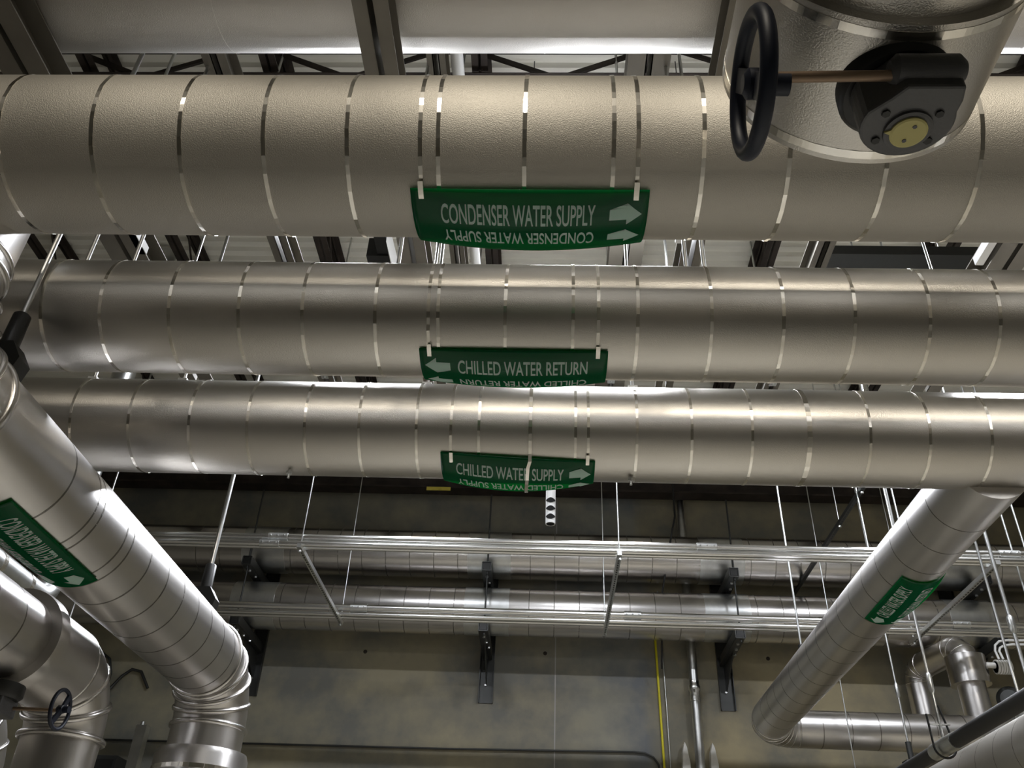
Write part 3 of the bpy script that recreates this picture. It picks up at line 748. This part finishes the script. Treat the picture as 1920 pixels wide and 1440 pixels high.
wc = MB().tube([(-6.5, YF-0.03, 4.115), (-3.956, YF-0.03, 4.13), (-1.2, YF-0.03, 4.15), (1.2, YF-0.03, 4.188), (1.34, YF-0.03, 4.178), (1.45, YF-0.03, 4.13), (1.51, YF-0.03, 4.04), (1.53, YF-0.03, 3.9), (1.54, YF-0.03, 0.4)], 0.013, 12).build('wall_conduit', 'dark', None, (0, YF, 4.1))
tag(wc, 'thin conduit along the bottom of the far wall turning down beside the yellow cable', 'conduit')
for x, z in ((-2.515, 5.406), (0.015, 5.457), (3.103, 5.474)):
    o = MB().lathe((x, YF+0.002, z), (0, -1, 0), [(0, 0.028), (0.004, 0.028), (0.006, 0.02)], 14).build('anchor_hole', 'joist', None, (x, YF, z))
    tag(o, {-2.515: 'dark anchor hole in the wall left of the centre bracket', 0.015: 'dark anchor hole in the wall right of the centre bracket', 3.103: 'dark anchor hole in the wall left of the right elbow'}[x], 'hole', 'anchor holes in the far wall')
lc = thing('wall_conduit', 'bent conduits on the wall between the two left elbows', 'conduit', (-6.0, YF-0.05, 3.5))
MB().tube([(-6.9, YF-0.05, 5.30), (-6.25, YF-0.05, 5.28), (-6.10, YF-0.05, 5.18), (-6.03, YF-0.05, 5.0), (-6.02, YF-0.05, 4.7), (-6.0, YF-0.05, 3.0)], 0.020, 12).build('tube', 'dark', lc)
MB().tube([(-5.45, YF-0.05, 4.80), (-5.60, YF-0.05, 5.02), (-5.74, YF-0.05, 5.05), (-5.86, YF-0.05, 4.95), (-5.98, YF-0.12, 4.70), (-5.97, YF-0.12, 3.0)], 0.020, 12).build('tube', 'dark', lc)
for lab, x, zt in (('left galvanised post between the left elbows', -5.83, 4.61), ('right galvanised post between the left elbows', -5.08, 4.16)):
    root = thing('strut_post', lab, 'post', (x, YF-0.70, 0), 'posts between the left elbows')
    MB().box((x, YF-0.70, zt/2), (0.13, 0.13, zt)).build('post', 'galv', root)
    MB().tube([(x-0.02, YF-0.70, zt), (x-0.02, YF-0.70, zt+0.05)], 0.03, 8).build('cap_bolt', 'galv', root)
cb = thing('electrical_cabinet', 'dark cabinet low on the wall at the left, behind the elbow', 'cabinet', (-5.8, YF-0.25, 2.6))
MB().box((-5.75, YF-0.36, 3.2), (0.75, 0.4, 1.25)).build('body', 'dark', cb)
MB().box((-5.75, YF-0.57, 3.2), (0.68, 0.02, 1.15)).build('door', 'black', cb)
sg = thing('wall_bracket', 'small slotted bracket tip showing between the two left runs', 'bracket', (-4.85, 8.6, 4.35))
MB().box((-4.80, 8.6, 4.36), (0.36, 0.05, 0.06)).build('strut', 'galv', sg)
mb = MB()
for k in range(4): mb.box((-4.92+0.08*k, 8.57, 4.36), (0.04, 0.012, 0.025))
mb.build('slot_row', 'black', sg)
MB().tube([(-4.86, 8.6, 4.3), (-4.86, 8.6, ZC+0.02)], 0.012, 8).build('rod', 'galv', sg)

# ------------------------------------------------------------------ gear operated valves
def handwheel(root, c, Rw, tr_, name='handwheel'):
    c = Vector(c)
    hw = MB().torus(c, (1, 0, 0), Rw-tr_, tr_, 64, 14).build('wheel_rim', 'navy', root)
    for a in (1.0, 1.0+PI):
        e = c + V(0, math.cos(a), math.sin(a))*(Rw-tr_)
        MB().bar(c+V(0.01, 0, 0), e, tr_*1.2, tr_*3.0, (0, -math.sin(a), math.cos(a))).build('spoke', 'navy', root)
    MB().lathe(c+V(-0.02, 0, 0), (1, 0, 0), [(0, 0.02*Rw/0.165), (0.01, 0.034*Rw/0.165), (0.05*Rw/0.165, 0.034*Rw/0.165), (0.055*Rw/0.165, 0.026*Rw/0.165), (0.10*Rw/0.165, 0.026*Rw/0.165)], 24).build('hub', 'navy', root)
VX, VZ, VR = 0.747, 3.541, 0.31
vd = thing('insulated_valve_pipe', 'fat silver insulated valve drum filling the top right corner', 'pipe', (VX, 1.2, VZ))
MB().lathe((VX, 1.06, VZ), (0, 1, 0), [(0.0, 0.24), (0.0, VR), (0.36, VR), (0.36, 0.2)], 128).build('drum_cover', 'stucco', vd)
MB().tube(line((VX, -0.8, VZ), (VX, 1.07, VZ), 6), 0.283, 96).build('jacket', 'stucco', vd)
MB().band((VX, 1.395, VZ), (0, 1, 0), VR, 0.022, 120, 0.0003, 0.001).build('band', 'band', vd)
MB().band((VX, 1.085, VZ), (0, 1, 0), VR, 0.020, 120, 0.0003, 0.001).build('band', 'band', vd)
zb = VZ-VR
gv = thing('gear_operator', 'dark cast gear box with a yellow dial and large blue-black handwheel, top right', 'valve', (VX, 1.23, zb))
MB().lathe((VX-0.008, 1.215, zb+0.03), (0, 0, -1), [(0, 0.118), (0.035, 0.118), (0.045, 0.108)], 48).build('base_plate', 'black', gv)
gc_ = V(0.737, 1.206, zb-0.015)
# keep the outline convex: rounded front, straight shoulders up to the worm housing
outl = [(gc_.x + 0.096*math.cos(math.radians(a)), gc_.y - 0.002 + 0.086*math.sin(math.radians(a)), gc_.z) for a in range(-20, 201, 10)]
outl += [(gc_.x-0.055, gc_.y-0.065, gc_.z), (gc_.x-0.03, gc_.y-0.095, gc_.z), (gc_.x+0.085, gc_.y-0.095, gc_.z), (gc_.x+0.092, gc_.y-0.06, gc_.z)]
body = MB().prism(outl, (0, 0, -0.112)).build('gear_case', 'cast', gv)
bv = body.modifiers.new('bevel', 'BEVEL'); bv.width = 0.006; bv.segments = 2
MB().lathe((gc_.x-0.055, 1.118, zb-0.068), (1, 0, 0), [(0, 0.020), (0.012, 0.034), (0.135, 0.034), (0.150, 0.022)], 24).build('worm_housing', 'cast', gv)
MB().lathe((gc_.x+0.004, gc_.y+0.012, gc_.z-0.112), (0, 0, -1), [(0, 0.050), (0.006, 0.049), (0.007, 0.044)], 40).build('dial_rim', 'cast', gv)
dl = MB().lathe((gc_.x+0.004, gc_.y+0.012, gc_.z-0.116), (0, 0, -1), [(0, 0.038), (0.007, 0.038), (0.009, 0.034)], 40).build('dial', 'yellow', gv)
for dx, dy in ((0.006, -0.018), (-0.004, 0.018)):
    MB().tube([(gc_.x+0.004+dx, gc_.y+0.012+dy, gc_.z-0.124), (gc_.x+0.004+dx, gc_.y+0.012+dy, gc_.z-0.1265)], 0.0045, 10).build('screw', 'cast', dl)
MB().prism([(gc_.x-0.033, gc_.y+0.005, gc_.z-0.117), (gc_.x-0.046, gc_.y+0.012, gc_.z-0.117), (gc_.x-0.033, gc_.y+0.018, gc_.z-0.117)], (0, 0, -0.006)).build('pointer', 'yellow', dl)
for a in (35, 145, 215, 325):
    p = V(gc_.x + 0.066*math.cos(math.radians(a)), gc_.y + 0.004+0.060*math.sin(math.radians(a)), gc_.z-0.112)
    MB().tube([p, p+V(0, 0, -0.005)], 0.009, 6, True, False).build('bolt', 'black', gv)
MB().tube([(0.43, 1.122, zb-0.085), (0.70, 1.120, zb-0.080)], 0.0115, 16).build('shaft', 'brass', gv)
handwheel(gv, (0.408, 1.135, zb-0.088), 0.155, 0.0175)

g2 = thing('gear_operator', 'small blue-black handwheel with dark gear box at the lower left elbow', 'valve', (-3.0, 5.0, 2.85))
MB().lathe((-3.06, 4.95, 2.90), (0, 0, -1), [(0, 0.13), (0.06, 0.13), (0.08, 0.11)], 36).build('base_plate', 'black', g2)
body = MB().box((-3.08, 4.96, 2.78), (0.20, 0.18, 0.10)).build('gear_case', 'cast', g2)
bv = body.modifiers.new('bevel', 'BEVEL'); bv.width = 0.01; bv.segments = 2
MB().tube([(-2.98, 5.01, 2.785), (-2.70, 5.015, 2.785)], 0.010, 12).build('shaft', 'brass', g2)
handwheel(g2, (-2.715, 5.017, 2.79), 0.115, 0.011)

for o in bpy.data.objects:
    if '_o' in o: del o['_o']
